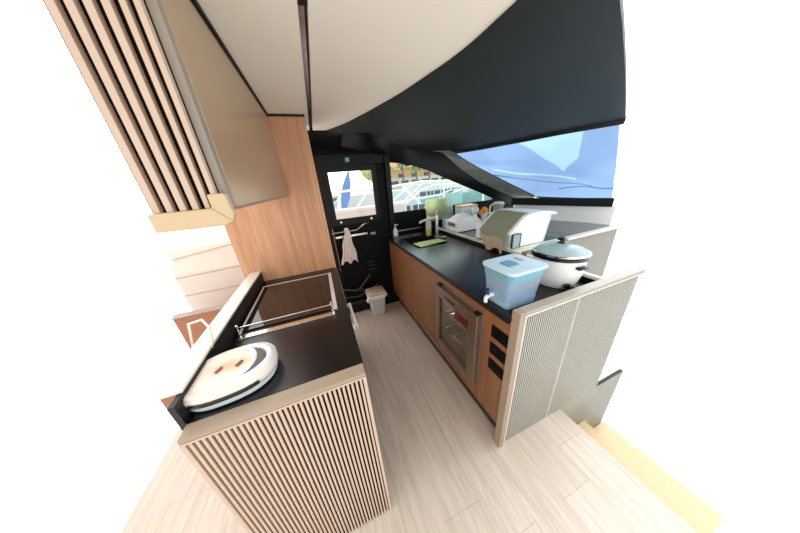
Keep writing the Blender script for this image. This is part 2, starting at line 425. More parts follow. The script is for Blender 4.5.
# step box below the door with folding linkage
struct('trim_10', MB().box(-.10, .80, Y-.06, Y-.021, 0, .12, .004), M['navy2'])
lk = thing('door_linkage', (.25, Y-.1, .12), 'dark folding metal linkage bars low on the black door', 'linkage')
build('bar', MB().tube([(.03, Y-.064, .37), (.22, Y-.064, .31), (.27, Y-.064, .33), (.42, Y-.055, .48)], .012, 8), M['dgrey'], lk, smooth=True)
build('bar', MB().tube([(.03, Y-.064, .25), (.24, Y-.064, .22), (.50, Y-.064, .33)], .008, 8), M['dgrey'], lk, smooth=True)
build('bracket', MB().box(.0, .40, Y-.07, Y-.0605, .14, .155), M['dgrey'], lk)
build('bracket', MB().rbox((.30, Y-.050, .30), .09, .03, .06, ry=.3, bev=.006), M['kblack'], lk)
# hanging towel
b = MB(); rows = []
n = 18
for j in range(14):
    t = j/13; z = 1.065-.36*t; wdt = .018+.075*t**.8; xc = .225-.02*t
    rows.append([(xc-wdt+2*wdt*k/(n-1)+.006*math.sin(j*.9), Y-.095-.012*t*math.sin(k*1.5+.4*t)-.006, z-.018*t*t*math.sin(k*.75+1)) for k in range(n)])
b.grid(rows, .006)
b.lathe([(.006, 1.03), (.022, 1.04), (.027, 1.06), (.022, 1.08), (.006, 1.088)], .225, Y-.085, 14)
tag(build('hand_towel', b, M['cloth'], smooth=True), 'white speckled hand towel knotted over the lever on the black door', 'towel')

# ------------------------------------------------------------------ right side: big window, white wall, console
wt = [(1.628, 2.37, 1.768), (1.77, 2.26, 1.775), (1.88, 2.08, 1.78), (1.97, 1.90, 1.78), (2.04, 1.74, 1.78), (2.11, 1.57, 1.782), (2.17, 1.42, 1.782), (2.23, 1.29, 1.782), (2.29, 1.17, 1.782)]
def side(y): return 2.46+(1.873-y)*.34
wb = [(2.452, 1.895, 1.205), (2.475, 1.83, 1.198), (2.50, 1.76, 1.195), (2.53, 1.67, 1.19), (2.56, 1.58, 1.188), (2.59, 1.49, 1.185), (2.62, 1.40, 1.182), (2.645, 1.34, 1.18), (2.67, 1.26, 1.18)]
w = struct_root('window_2', (2.4, 1.5, 1.18))
rows = []
for i in range(len(wt)):
    a, c = Vector(wt[i]), Vector(wb[i]); rows.append([a.lerp(c, t)+Vector((.03, 0, .0))*math.sin(PI*t) for t in (0, .2, .4, .6, .8, 1)])
struct('window_pane', MB().grid(rows), M['paneb'], w, smooth=True)
struct('window_gasket', MB().tube([Vector(p) for p in wb], .008, 6), M['trimk'], w)
# black sill strip under it, white wall, base
def band(z0, z1, off, t=.02, y0=2.12, y1=1.22, n=10):
    b = MB(); rows = []
    for z in (z0, z1):
        rows.append([(side(y0+(y1-y0)*k/n)+off, y0+(y1-y0)*k/n, z) for k in range(n+1)])
    b.grid(rows, t); return b
struct('trim_11', band(1.112, 1.195, -.03), M['navy2'])
struct('wall_right', band(.90, 1.115, .03), M['wall'])
# outside cover over the side window, creased fabric with seams
cv_ = thing('window_cover', (2.6, 1.6, 1.1), 'pale blue creased fabric cover lying outside the big side window', 'cover')
rows = []
NU, NV = 190, 130
def covp(u, v):
    k = u*(len(wt)-1); i = max(0, min(int(k), len(wt)-2)); f = k-i
    a = Vector(wt[i]).lerp(Vector(wt[i+1]), f); c = Vector(wb[i]).lerp(Vector(wb[i+1]), f)
    p = a.lerp(c, v); q = p+Vector((.06, .02, .045))
    cr = .010*math.sin(v*17+u*3)*math.cos(u*5)+.010*math.sin(u*11-v*6)+.02*max(0, 1-abs(v-.62-.22*u)*18)-.02*max(0, 1-abs(v-.30-.5*u)*14)
    return q+Vector((.7, .2, .7))*cr
US = [-.22+1.22*i/NU for i in range(NU+1)]; VS = [-.10+1.24*j/NV for j in range(NV+1)]
rows = [[covp(u, v) for v in VS] for u in US]
fab = build('fabric', MB().grid(rows), M['cover'], cv_, smooth=True)
fab.data.materials.append(M['coverl']); fab.data.materials.append(M['covers'])
def inside(poly, u, v):
    c = False
    for (x1, y1), (x2, y2) in zip(poly, poly[1:]+poly[:1]):
        if (y1 > v) != (y2 > v) and u < (x2-x1)*(v-y1)/(y2-y1)+x1: c = not c
    return c
for f in fab.data.polygons:
    i, j = divmod(f.index, NV); u, v = (US[i]+US[i+1])/2, (VS[j]+VS[j+1])/2
    if inside([(.38, .03), (.80, .0), (.72, .40), (.56, .60), (.46, .30)], u, v): f.material_index = 1
    if abs(v-.50-.42*u) < .02 and -.05 < u < .62: f.material_index = 1
    if abs(v-.66-.30*u) < .008 and u < .75: f.material_index = 2
    if abs(v-.90-.0*u) < .009 and u > .40: f.material_index = 2

# raised console behind the worktop
b = MB(); b.prism([(1.332, 1.16, 0), (2.66, 1.16, 0), (2.60, 1.52, 0), (2.48, 1.86, 0), (2.34, 2.393, 0), (1.332, 2.393, 0)], (0, 0, .905), (0, 0, .938))
cs = build('console_top', b, M['console'])
tag(cs, 'dark glossy raised console shelf behind the worktop carrying the crates', 'shelf')
b = MB()
b.prism([(1.303, .55, 0), (1.333, .55, 0), (1.333, 1.105, 0), (2.66, 1.105, 0), (2.66, 1.158, 0), (1.333, 1.158, 0), (1.333, 2.393, 0), (1.303, 2.393, 0)], (0, 0, .926), (0, 0, .946))
tag(build('shelf_edging', b, M['trimc'], bev=.003), 'cream edging strip running along the worktop upstand and turning right', 'edging')
b = MB(); b.box(1.305, 1.331, .56, 2.393, 0, .925)
tag(build('upstand', b, M['navy2']), 'black upstand behind the right worktop under the cream edging', 'upstand')
sp = thing('stair_side_panel', (2.0, 1.13, -.9), 'pale slatted panel behind the stairwell beyond the rice cooker', 'panel')
build('backing', MB().box(1.335, 2.66, 1.135, 1.157, -.9, .925), M['grooveR'], sp)
build('slatted_face', slats(1.345, 2.64, 1.130, -.9, .925, .0147, .0068, .0045), M['slatR'], sp)

# ------------------------------------------------------------------ right run of base cabinets
FX = .712
def cabinet(y0, y1, label, seams=(), door=True):
    t = thing('base_cabinet', ((FX+1.3)/2, (y0+y1)/2, 0), label, 'cabinet')
    return t
t = cabinet(1.80, 2.33, '')
t['label'] = 'wooden base cabinet nearest the black door on the right run'
build('body', MB().box(FX+.02, 1.30, 1.752, 2.385, .13, .738).box(FX+.02, .79, 1.752, 2.385, .7385, .868).box(1.14, 1.30, 1.752, 2.385, .7385, .868), M['wood_shade'], t)
build('plinth', MB().box(FX+.045, 1.30, 1.752, 2.385, 0, .129), M['seam'], t, label='dark recessed plinth')
build('door', MB().box(FX, FX+.0195, 1.754, 2.24, .135, .862, .002), M['wood_shade'], t)
build('filler', MB().box(FX, FX+.0195, 2.244, 2.385, .135, .862, .002), M['wood_shade'], t)
t = cabinet(1.19, 1.75, 'wide wooden base cabinet left of the wine fridge')
build('body', MB().box(FX+.02, 1.30, 1.207, 1.715, .13, .868).box(FX+.02, 1.30, 1.7155, 1.750, .13, .738), M['wood_shade'], t)
build('plinth', MB().box(FX+.045, 1.30, 1.207, 1.750, 0, .129), M['seam'], t, label='dark recessed plinth')
build('door', MB().box(FX, FX+.0195, 1.209, 1.748, .212, .862, .002), M['wood_shade'], t)
build('bottom_rail', MB().box(FX, FX+.0195, 1.209, 1.748, .135, .197, .002), M['wood_shade'], t)
t = cabinet(.54, 1.18, 'wooden base cabinet housing the wine fridge and dark vents')
b = MB(); b.box(FX+.35, 1.30, .556, 1.205, .13, .868); b.box(FX+.02, FX+.35, .556, .742, .13, .868); b.box(FX+.02, FX+.35, 1.192, 1.205, .13, .868); b.box(FX+.02, FX+.35, .742, 1.192, .13, .272); b.box(FX+.02, FX+.35, .742, 1.192, .80, .868)
build('body', b, M['wood_shade'], t)
build('plinth', MB().box(FX+.045, 1.30, .556, 1.205, 0, .129), M['seam'], t, label='dark recessed plinth')
b = MB(); b.box(FX, FX+.0195, .743, 1.205, .800, .862, .002); b.box(FX, FX+.0195, .743, 1.205, .135, .270, .002); b.box(FX, FX+.0195, 1.193, 1.205, .271, .799)
b.box(FX, FX+.0195, .556, .740, .135, .862, .002)
build('front_panel', b, M['wood_shade'], t)
for z in (.707, .597, .487):
    v = build('vent', MB().box(FX-.003, FX-.0002, .560, .675, z, z+.076, .001), M['navy2'], t, label='dark vent grille')
    b = MB()
    for k in range(5): b.box(FX-.006, FX-.0031, .564, .671, z+.010+.013*k, z+.014+.013*k)
    build('louvre', b, M['kblack'], v)
f = thing('wine_fridge', (.9, .967, .27), 'built-in wine fridge with smoked glass door and steel frame', 'fridge')
b = MB(); b.box(1.04, 1.055, .75, 1.185, .28, .79); b.box(FX+.002, 1.04, .75, .765, .28, .79); b.box(FX+.002, 1.04, 1.17, 1.185, .28, .79); b.box(FX+.002, 1.04, .765, 1.17, .28, .295); b.box(FX+.002, 1.04, .765, 1.17, .775, .79)
build('cabinet_liner', b, M['greyin'], f)
X0, X1 = FX-.040, FX-.002
dr = build('door', MB().box(X0, X1, .745, .82, .276, .792, .004).box(X0, X1, 1.155, 1.190, .276, .792, .004).box(X0, X1, .82, 1.155, .715, .792, .004).box(X0, X1, .82, 1.155, .276, .32, .004), mat('warm_steel', (150, 132, 116), .3, .8), f, label='brushed steel door frame')
build('glass', MB().box(X0+.014, X0+.022, .815, 1.16, .315, .72), M['fridgeglass'], dr)
build('display', MB().box(X0-.002, X0+.004, 1.03, 1.06, .742, .756), M['blueled'], dr, label='blue lit display')
build('control_plate', MB().box(X0-.0015, X0+.004, .95, 1.07, .738, .760), M['kblack'], dr)
for y_ in (.750, 1.150):
    build('hinge', MB().box(FX-.030, FX-.004, y_, y_+.035, .7925, .803, .002), M['kblack'], dr)
for z in (.40, .552):
    b = MB()
    for k in range(9): b.tube([(FX+.03, .80+.045*k, z), (1.02, .80+.045*k, z)], .002, 5)
    b.tube([(FX+.03, .77, z), (FX+.03, 1.165, z)], .003, 5)
    build('rack', b, M['steel'], f)
b = MB(); b.rbox((.80, .99, .640), .10, .15, .17, rz=.2, bev=.02)
tag(build('snack_bag', b, M['red'], smooth=True), 'red snack packet lying inside the wine fridge', 'packet')

fl = bpy.data.lights.new('fridge_fill', 'POINT'); fl.energy = .9; fl.shadow_soft_size = .02; fl.color = (1, .95, .85)  # added fill light to brighten the fridge interior, no visible fitting
flo = bpy.data.objects.new('fridge_fill', fl); C.objects.link(flo); flo.parent = f; flo.location = (-.02, .05, .475)
# worktop with sink cut-out
b = MB()
zt, zb = .900, .870
b.box(.690, 1.303, .562, 1.72, zb, zt); b.box(.690, .80, 1.72, 2.14, zb, zt); b.box(1.13, 1.303, 1.72, 2.14, zb, zt); b.box(.690, 1.303, 2.14, 2.393, zb, zt)
tag(build('worktop', b, M['black']), 'long black worktop of the right-hand galley run', 'worktop')
b = MB(); b.box(.684, .6895, .562, 2.393, .8685, .8995)
tag(build('worktop_edging', b, M['trimk']), 'thin dark edging along the aisle side of the right worktop', 'edging')
b = MB(); r0 = rrect(.965, 1.93, .165, .21, .03, .897); r1 = rrect(.965, 1.93, .16, .205, .03, .76); r2 = rrect(.965, 1.93, .15, .195, .03, .745)
b.loft([r0, r1, r2], cap0=False, cap1=True)
sk = thing('sink', (.965, 1.93, .745), 'black sink basin let into the right worktop under the faucet', 'sink')
build('basin', b, M['kblack'], sk, smooth=True)
b = MB(); b.lathe([(.03, .746), (.03, .750), (.012, .751)], .965, 1.93, 20); build('drain', b, M['steel'], sk, smooth=True)

# peninsula end panel
e = thing('end_panel', (1.0, .54, 0), 'pale slatted end panel closing the right-hand galley run', 'panel')
build('post', MB().box(.697, .727, .517, .560, 0, .944, .003), M['cap'], e, label='taupe corner post')
build('cap_rail', MB().box(.7275, 1.62, .517, .560, .927, .944, .002), M['capR'], e)
build('backing', MB().box(.7275, 1.615, .534, .555, -.9, .926).box(1.616, 1.95, .534, .555, -.9, .0), M['grooveR'], e)
build('edge_bead', MB().box(.7275, .733, .516, .533, .0, .926).box(.733, 1.62, .516, .533, .919, .926).box(1.1005, 1.1055, .5285, .5335, .0, .9185), M['trimc'], e, label='cream edge bead')
build('slatted_face', slats(.735, 1.098, .5295, .0, .918, .0145, .0066, .0040), M['slatR'], e)
build('slatted_face', slats(1.109, 1.612, .5295, .0, .918, .0145, .0066, .0040).join(slats(1.109, 1.94, .5295, -.9, -.001, .0145, .0066, .0040)), M['slatR'], e)

# ------------------------------------------------------------------ left base unit
L_ = thing('base_unit', (-.22, 1.05, 0), 'left galley base unit with a dark-grooved slatted end', 'cabinet')
build('body', MB().box(-.462, .022, .562, 1.598, .0, .893), M['wood_shade'], L_)
build('backing', MB().box(-.465, .028, .5368, .561, 0, .905), M['groove'], L_, label='dark backing board')
build('slatted_face', slats(-.455, .018, .529, .004, .903, .0147, .0074, .0075), M['slat'], L_)
build('cap_rail', MB().box(-.467, .030, .528, .575, .912, .926, .002), M['cap'], L_, label='taupe cap rail')
b = MB(); b.box(-.467, .030, .527, .5366, .905, .9115); b.box(.019, .030, .527, .5366, 0, .9045); b.box(-.467, -.457, .527, .5366, 0, .9045)
build('edge_bead', b, M['slat'], L_)
build('plinth', MB().box(.0225, .028, .562, 1.598, 0, .09), M['seam'], L_)
dd = build('drawer_front', MB().box(.0225, .030, .98, 1.30, .60, .88, .002), M['wood_shade'], L_)
b = MB(); b.box(.0305, .062, 1.006, 1.028, .755, .775, .002); b.box(.0305, .062, 1.245, 1.267, .755, .775, .002); b.box(.050, .066, 1.006, 1.267, .753, .777, .002)
build('handle', b, M['white'], dd, label='white bar handle')
b = MB(); b.box(-.467, .032, .5755, 1.598, .894, .925, .002)
tag(build('worktop', b, M['black']), 'black worktop of the left unit holding the cooktop', 'worktop')
b = MB(); b.box(-.482, -.4675, .5755, 1.64, .90, .996); 
struct('trim_12', b, M['trimk'])
b = MB(); b.box(-.535, -.4825, .64, 1.66, .30, .985); struct('trim_13', b, M['brown'])
struct('trim_14', MB().box(-.535, -.468, .62, 1.66, .9965, 1.006, .002), M['trimc'])
# cooktop
ck = thing('cooktop', (-.235, 1.24, .925), 'black glass cooktop framed in steel with a front guard rail', 'cooktop')
build('glass', MB().box(-.440, -.038, .985, 1.475, .9255, .932, .001), M['blackg'], ck)
b = MB(); b.box(-.450, -.4405, .975, 1.485, .9255, .934); b.box(-.0375, -.018, .975, 1.485, .9255, .935); b.box(-.4405, -.0375, 1.4755, 1.485, .9255, .934)
build('frame', b, mat('light_steel', (226, 222, 220), .25, .2), ck)
b = MB()
for cx, cy, r in ((-.33, 1.35, .09), (-.15, 1.34, .07), (-.33, 1.12, .07), (-.15, 1.12, .09)):
    b.tube([(cx+r*math.cos(a*PI/16), cy+r*math.sin(a*PI/16), .9322) for a in range(33)], .0006, 4, False)
build('zone_ring', b, M['dgrey'], ck)
b = MB(); b.box(-.452, -.034, .972, .977, .955, .962, .001); b.box(-.445, -.036, .930, .958, .9255, .9285, .001)
rl = build('guard_rail', b, M['steelw'], ck)
for x in (-.448, -.040):
    b = MB(); b.lathe([(.008, .9255), (.008, .93), (.004, .932), (.004, .964), (.007, .966), (.007, .972), (.003, .975)], x, .975, 14)
    build('rail_post', b, M['steelw'], rl, smooth=True)

# tall wood cabinet and overhead cabinet
tc = thing('tall_cabinet', (-.27, 1.7, 0), 'tall tan oak cabinet standing behind the cooktop', 'cabinet')
build('body', MB().box(-.57, .012, 1.60, 1.86, .927, 1.915), M['wood'], tc)
build('lower_body', MB().box(-.57, .012, 1.60, 1.86, .0, .926), M['wood_shade'], tc)
build('side_strip', MB().box(.0125, .028, 1.602, 1.86, .0, 1.915, .002), M['wood'], tc)
build('seam', MB().box(.0285, .0295, 1.615, 1.622, .1, 1.915), M['seam'], tc)
uc = thing('overhead_cabinet', (-.3, 1.07, 1.445), 'bronze-fronted overhead cabinet above the left worktop with slatted end', 'cabinet')
build('body', MB().box(-.30, -.186, .565, 1.598, 1.475, 1.908), M['cap'], uc)
build('door', MB().box(-.1855, -.170, .578, 1.598, 1.478, 1.905, .002), M['upper'], uc, label='satin bronze door')
build('edge_strip', MB().box(-.1855, -.171, .556, .5775, 1.478, 1.905, .001), M['bevelgrey'], uc)
build('backing', MB().box(-.30, -.186, .553, .5645, 1.478, 1.905), M['groove'], uc)
b = MB()
for x0, x1 in ((-.1945, -.1862), (-.2115, -.2035), (-.232, -.222), (-.252, -.242), (-.272, -.262), (-.292, -.282)):
    b.box(x0, x1, .540, .5525, 1.482, 1.905)
build('slatted_face', b, M['slat'], uc)
b = MB()
b.prism([(-.30, 0, 1.446), (-.186, 0, 1.446), (-.172, 0, 1.452), (-.166, 0, 1.466), (-.170, 0, 1.508), (-.200, 0, 1.508), (-.199, 0, 1.4815), (-.30, 0, 1.4815)], (0, .532, 0), (0, .5525, 0))
build('bottom_rail', b, M['beige'], uc, bev=.004, label='beige bottom rail with mitred corner')
build('mitre_seam', MB().tube([(-.199, .5315, 1.4815), (-.172, .5315, 1.454)], .0006, 4), M['cap'], uc)
build('underside', MB().box(-.30, -.187, .5655, 1.598, 1.4700, 1.4745), M['cap'], uc)

# wall and window at the left, beyond the worktop
struct('wall_left', MB().box(-1.10, -.575, 1.70, 1.73, 0, .752), M['brown'])
struct('trim_15', MB().box(-1.10, -.575, 1.685, 1.745, .7525, .762), M['beam'])
w = struct_root('window_3', (-.85, 1.72, .76))
struct('window_pane', MB().box(-1.10, -.575, 1.712, 1.718, .7625, 1.72), M['pane'], w)
cm = thing('cockpit_coaming', (-.9, 2.2, .2), 'warm white moulded coaming outside the left window, with seam lines', 'boat part')
b = MB(); b.prism([(0, 1.98, 0), (0, 1.98, .98), (0, 2.06, 1.16), (0, 2.22, 1.24), (0, 2.49, 1.26), (0, 2.49, 0)], (-1.15, 0, 0), (-.62, 0, 0))
build('moulding', b, M['gelp'], cm, bev=.02)
b = MB(); b.tube([(-1.14, 1.978, .80), (-.64, 1.978, .80)], .003, 5); b.tube([(-1.14, 1.978, .95), (-.64, 1.978, .97)], .003, 5); b.tube([(-1.12, 2.02, 1.09), (-.66, 2.04, 1.15)], .003, 5)
build('seam', b, M['beam'], cm)

# ------------------------------------------------------------------ contact grill on the left worktop
def scorched():
    m, nt, b = new_mat('scorched_enamel'); L = nt.links.new
    tc = nt.nodes.new('ShaderNodeTexCoord'); mp = nt.nodes.new('ShaderNodeMapping')
    mp.inputs['Location'].default_value = (-.012, .015, 0); mp.inputs['Rotation'].default_value = (0, 0, -.7); mp.inputs['Scale'].default_value = (1, 2.2, 0)
    ln = nt.nodes.new('ShaderNodeVectorMath'); ln.operation = 'LENGTH'
    nz = nt.nodes.new('ShaderNodeTexNoise'); setin(nz, Scale=26.0, Detail=5.0)
    ad = nt.nodes.new('ShaderNodeMath'); ad.operation = 'MULTIPLY_ADD'; ad.inputs[1].default_value = .07
    rp = nt.nodes.new('ShaderNodeValToRGB')
    rp.color_ramp.elements[0].position = .055; rp.color_ramp.elements[0].color = lin((214, 176, 136))
    rp.color_ramp.elements[1].position = .125; rp.color_ramp.elements[1].color = lin((232, 218, 206))
    L(tc.outputs['Object'], mp.inputs[0]); L(mp.outputs[0], ln.inputs[0]); L(tc.outputs['Object'], nz.inputs['Vector'])
    L(nz.outputs[0], ad.inputs[0]); L(ln.outputs['Value'], ad.inputs[2]); L(ad.outputs[0], rp.inputs[0]); L(rp.outputs[0], b.inputs['Base Color'])
    setin(b, Roughness=.3); return m
g = thing('contact_grill', (-.40, .70, .926), 'cream oval contact grill with scorch marks on the left worktop', 'grill')
def oval(cx, cy, a, c, z, rot=.35, n=40, p=2.5):
    out = []
    for k in range(n):
        th = 2*PI*k/n; ct, s_ = math.cos(th), math.sin(th)
        x = a*math.copysign(abs(ct)**(2/p), ct); y = c*math.copysign(abs(s_)**(2/p), s_)
        out.append((cx+x*math.cos(rot)-y*math.sin(rot), cy+x*math.sin(rot)+y*math.cos(rot), z))
    return out
GX, GY, GR = -.378, .692, .08
b = MB(); b.loft([oval(GX, GY, .105, .085, .9265, GR), oval(GX, GY, .125, .100, .932, GR), oval(GX, GY, .130, .105, .950, GR)])
build('base_shell', b, M['coolwhite'], g, smooth=True)
b = MB(); b.loft([oval(GX, GY, .126, .101, .9505, GR), oval(GX, GY, .126, .101, .955, GR)])
build('gap_band', b, M['dgrey'], g, smooth=True)
b = MB(); b.loft([oval(GX, GY, .130, .105, .9555, GR), oval(GX, GY, .131, .106, .972, GR), oval(GX, GY, .125, .100, .982, GR), oval(GX, GY, .116, .091, .985, GR), oval(GX, GY, .112, .087, .983, GR)])
build('lid_shell', b, scorched(), g, smooth=True)
# handle opening: crescent recess, raised rim, handle
pts = [(GX+.073+.012*math.cos(a)-.028*(math.sin(a)**2)*0, GY+.062*math.sin(a), 0) for a in [PI*k/12-PI/2 for k in range(13)]]
cres = []
for k in range(13):
    a = -1.15+2.3*k/12; cres.append((GX+.010+.092*math.cos(a), GY+.070*math.sin(a), 0))
for k in range(13):
    a = 1.15-2.3*k/12; cres.append((GX+.018+.058*math.cos(a), GY+.068*math.sin(a), 0))
b = MB(); b.prism(cres, (0, 0, .9835), (0, 0, .9868)); build('handle_opening', b, M['dgrey'], g)
b = MB(); b.tube([(GX+.016+.055*math.cos(a), GY+.070*math.sin(a), .985) for a in [-1.25+2.5*k/14 for k in range(15)]], .006, 8); 
build('handle_rim', b, M['coolwhite'], g, smooth=True)
b = MB(); b.tube([(GX+.012+.104*math.cos(a), GY+.082*math.sin(a), .983) for a in [-1.35+2.7*k/18 for k in range(19)]], .011, 10)
build('handle', b, M['coolwhite'], g, smooth=True)
build('indicator_slot', MB().rbox((GX-.032, GY-.002, .9862), .009, .024, .002, rz=-.5), M['redslot'], g, label='red indicator slot')
build('indicator_slot', MB().rbox((GX+.024, GY+.002, .9862), .009, .024, .002, rz=-.5), M['dgrey'], g)
b = MB(); b.tube([Vector(oval(GX, GY, .133, .108, .962, GR)[k]) for k in range(26, 35)], .006, 6); build('label_band', b, M['kblack'], g, smooth=True)
b = MB(); b.tube([(-.475, .79, .962), (-.470, .83, 1.01), (-.478, .87, 1.05), (-.505, .90, 1.075), (-.56, .92, 1.06), (-.60, .93, .9)], .0045, 8)
tag(build('power_cord', b, M['warmwhite'], smooth=True), 'cream power cord rising from behind the contact grill', 'cord')

# ------------------------------------------------------------------ waste bin
w = thing('waste_bin', (.43, 2.16, 0), 'light grey waste bin with beige lid in front of the black door', 'bin')
def rring(cx, cy, hx, hy, z, r=.03): return rrect(cx, cy, hx, hy, r, z)
bx, by = .430, 2.222
b = MB(); b.loft([rring(bx, by, .080, .070, .002), rring(bx, by, .082, .072, .01), rring(bx, by, .100, .088, .28)]); build('body', b, M['bin'], w, smooth=True)
b = MB(); b.loft([rring(bx, by, .104, .092, .235), rring(bx, by, .112, .098, .25), rring(bx, by, .110, .096, .285)])
b.tube([(bx-.10, by-.07, .27), (bx-.125, by-.085, .245), (bx-.12, by-.09, .215)], [.02, .016, .008], 6); b.tube([(bx+.10, by-.06, .275), (bx+.125, by-.07, .25)], [.018, .006], 6)
build('liner_bag', b, M['bag'], w, smooth=True)
b = MB(); b.loft([rring(bx, by, .108, .096, .2855), rring(bx, by, .112, .100, .292), rring(bx, by, .110, .098, .306), rring(bx, by, .096, .084, .318)])
ld = build('lid', b, M['binlid'], w, smooth=True)
build('lid_slot', MB().rbox((bx+.01, by-.06, .3188), .07, .010, .002, rz=0), M['dgrey'], ld)

# ------------------------------------------------------------------ things on the right worktop
# water dispenser
wd = thing('water_dispenser', (.81, .67, .9), 'blue clear water filter dispenser with spigot on the near worktop', 'dispenser')
cx, cy = .812, .680
b = MB(); b.loft([rrect(cx, cy, .088, .070, .02, .9005), rrect(cx, cy, .092, .074, .022, .912), rrect(cx, cy, .094, .076, .022, .935)]); build('base', b, M['basebl'], wd, smooth=True)
b = MB(); b.loft([rrect(cx, cy, .093, .075, .022, .9355), rrect(cx, cy, .103, .085, .025, 1.04)], cap0=False, cap1=False); build('tank', b, M['clearblue'], wd, smooth=True)
b = MB(); b.loft([rrect(cx, cy, .100, .082, .024, .937), rrect(cx, cy, .1005, .0825, .024, 1.0)]);
build('water', b, glass('water_fill', (.93, .97, 1, 1), .6), wd, smooth=True)
b = MB(); b.loft([rrect(cx, cy, .104, .086, .025, 1.0405), rrect(cx, cy, .110, .093, .028, 1.085)]); build('reservoir', b, M['blueband'], wd, smooth=True)
b = MB(); b.loft([rrect(cx, cy, .114, .097, .03, 1.0855), rrect(cx, cy, .117, .100, .032, 1.092), rrect(cx, cy, .115, .098, .032, 1.100), rrect(cx, cy, .104, .087, .03, 1.102)])
ld = build('lid', b, M['lidblue'], wd, smooth=True)
b = MB(); b.loft([rrect(cx-.03, cy+.0, .034, .034, .012, 1.1025), rrect(cx-.03, cy+.0, .031, .031, .011, 1.106)]); build('fill_flap', b, mat('blue_flap', (104, 152, 184), .2), ld, smooth=True)
build('display_slot', MB().rbox((cx+.05, cy+.02, 1.1032), .018, .045, .002), mat('rose_window', (170, 150, 160), .2), ld)
s_ = build('spigot', MB().tube([(.724, .70, .945), (.690, .70, .945), (.678, .70, .935), (.678, .70, .912)], [.012, .011, .010, .009], 10), M['white'], wd, smooth=True)
build('spigot_lever', MB().tube([(.690, .70, .95), (.684, .70, .972), (.680, .70, .985)], [.008, .007, .010], 8), M['bluedark'], s_, smooth=True)

# rice cooker
rc = thing('rice_cooker', (1.185, .705, .9), 'white rice cooker with glass lid and black rim by the end panel', 'rice cooker')
cx, cy = 1.170, .705
b = MB(); b.lathe([(.075, .9005), (.092, .903), (.102, .925), (.116, .98), (.120, 1.0600)], cx, cy, 40); build('body', b, M['white'], rc, smooth=True)
b = MB(); b.lathe([(.121, 1.0605), (.131, 1.0640), (.134, 1.0720), (.128, 1.0780), (.118, 1.0790)], cx, cy, 40); build('rim', b, M['kblack'], rc, smooth=True)
b = MB(); b.lathe([(.117, 1.0795), (.128, 1.0830), (.129, 1.0880), (.121, 1.0900)], cx, cy, 40); build('lid_band', b, M['steelw'], rc, smooth=True)
b = MB(); b.lathe([(.120, 1.0905), (.105, 1.1060), (.075, 1.1200), (.04, 1.1280), (.012, 1.1310)], cx, cy, 40); ld = build('lid', b, M['lidglass'], rc, smooth=True)
b = MB(); b.lathe([(.022, 1.1315), (.012, 1.1350), (.010, 1.1440), (.024, 1.1480), (.026, 1.1540), (.015, 1.1590)], cx, cy, 24); build('lid_knob', b, M['kblack'], ld, smooth=True)
for a in (-1.66, 1.48):
    p = Vector((cx+.122*math.cos(a), cy+.122*math.sin(a), 1.03)); 
    b = MB(); b.rbox(p, .034, .06, .014, rz=a, bev=.005); build('handle', b, M['kblack'], rc, smooth=True)
a = -2.05; p = Vector((cx+.104*math.cos(a), cy+.108*math.sin(a), .928))
b = MB(); q = MB(); q.lathe([(.020, 0), (.021, .006), (.015, .012), (.004, .013)], 0, 0, 20); b.join(q, Matrix.Translation(p) @ Matrix.Rotation(a, 4, 'Z') @ Matrix.Rotation(PI/2, 4, 'Y') @ Matrix.Scale(.7, 4, (1, 0, 0)))
build('switch', b, M['kblack'], rc, smooth=True)
p = Vector((1.075, .84, 0))
b = MB(); b.lathe([(.013, .9005), (.013, 1.03), (.009, 1.034)], p.x, p.y, 16)
jr = thing('condiment_bottle', (p.x, p.y, .9), 'small amber capped bottle behind the rice cooker', 'bottle')
build('bottle', b, plastic_clear('amber_jar', (170, 150, 90), .6), jr, smooth=True)
b = MB(); b.lathe([(.014, 1.0345), (.014, 1.058), (.010, 1.06)], p.x, p.y, 16); build('cap', b, mat('gold_cap', (150, 120, 60), .4), jr, smooth=True)

# big storage tote with flip lid + towel
tt = thing('storage_bin', (1.55, 1.3, .947), 'large frosted storage bin with domed white lid on the console', 'storage bin')
y0, y1 = 1.165, 1.47
Z0 = .947
prof = [(1.318, Z0), (1.69, Z0), (1.735, 1.165), (1.60, 1.172), (1.43, 1.165), (1.305, 1.065)]
def ringy(pf, y, inset=0):
    c = (1.53, 1.06); return [(c[0]+(x-c[0])*(1-inset), y, c[1]+(z-c[1])*(1-inset)) for x, z in pf]
b = MB(); b.loft([ringy(prof, y0+.008, .03), ringy(prof, y0), ringy(prof, y1), ringy(prof, y1+.008, .03)]); build('tub', b, M['tub'], tt, smooth=True)
lp = [(1.29, 1.058), (1.425, 1.168), (1.60, 1.176), (1.765, 1.166), (1.765, 1.178), (1.70, 1.194), (1.60, 1.204), (1.50, 1.203), (1.42, 1.188), (1.285, 1.072)]
b = MB(); b.loft([ringy(lp, y0-.018, .01), ringy(lp, y0-.010), ringy(lp, y1+.010), ringy(lp, y1+.018, .01)]); build('lid', b, M['lidw'], tt, smooth=True)
b = MB(); b.box(1.330, 1.405, y0-.016, y0-.001, .958, 1.055, .003); build('front_box', b, M['basebl'] if 0 else plastic_clear('grey_clear', (200, 214, 222), .55), tt)
b = MB(); b.box(1.326, 1.331, y0-.018, y0-.001, .952, 1.06); b.box(1.404, 1.409, y0-.018, y0-.001, .952, 1.06); b.box(1.326, 1.409, y0-.018, y0-.001, 1.056, 1.061); build('front_box_edge', b, M['dgrey'], tt)
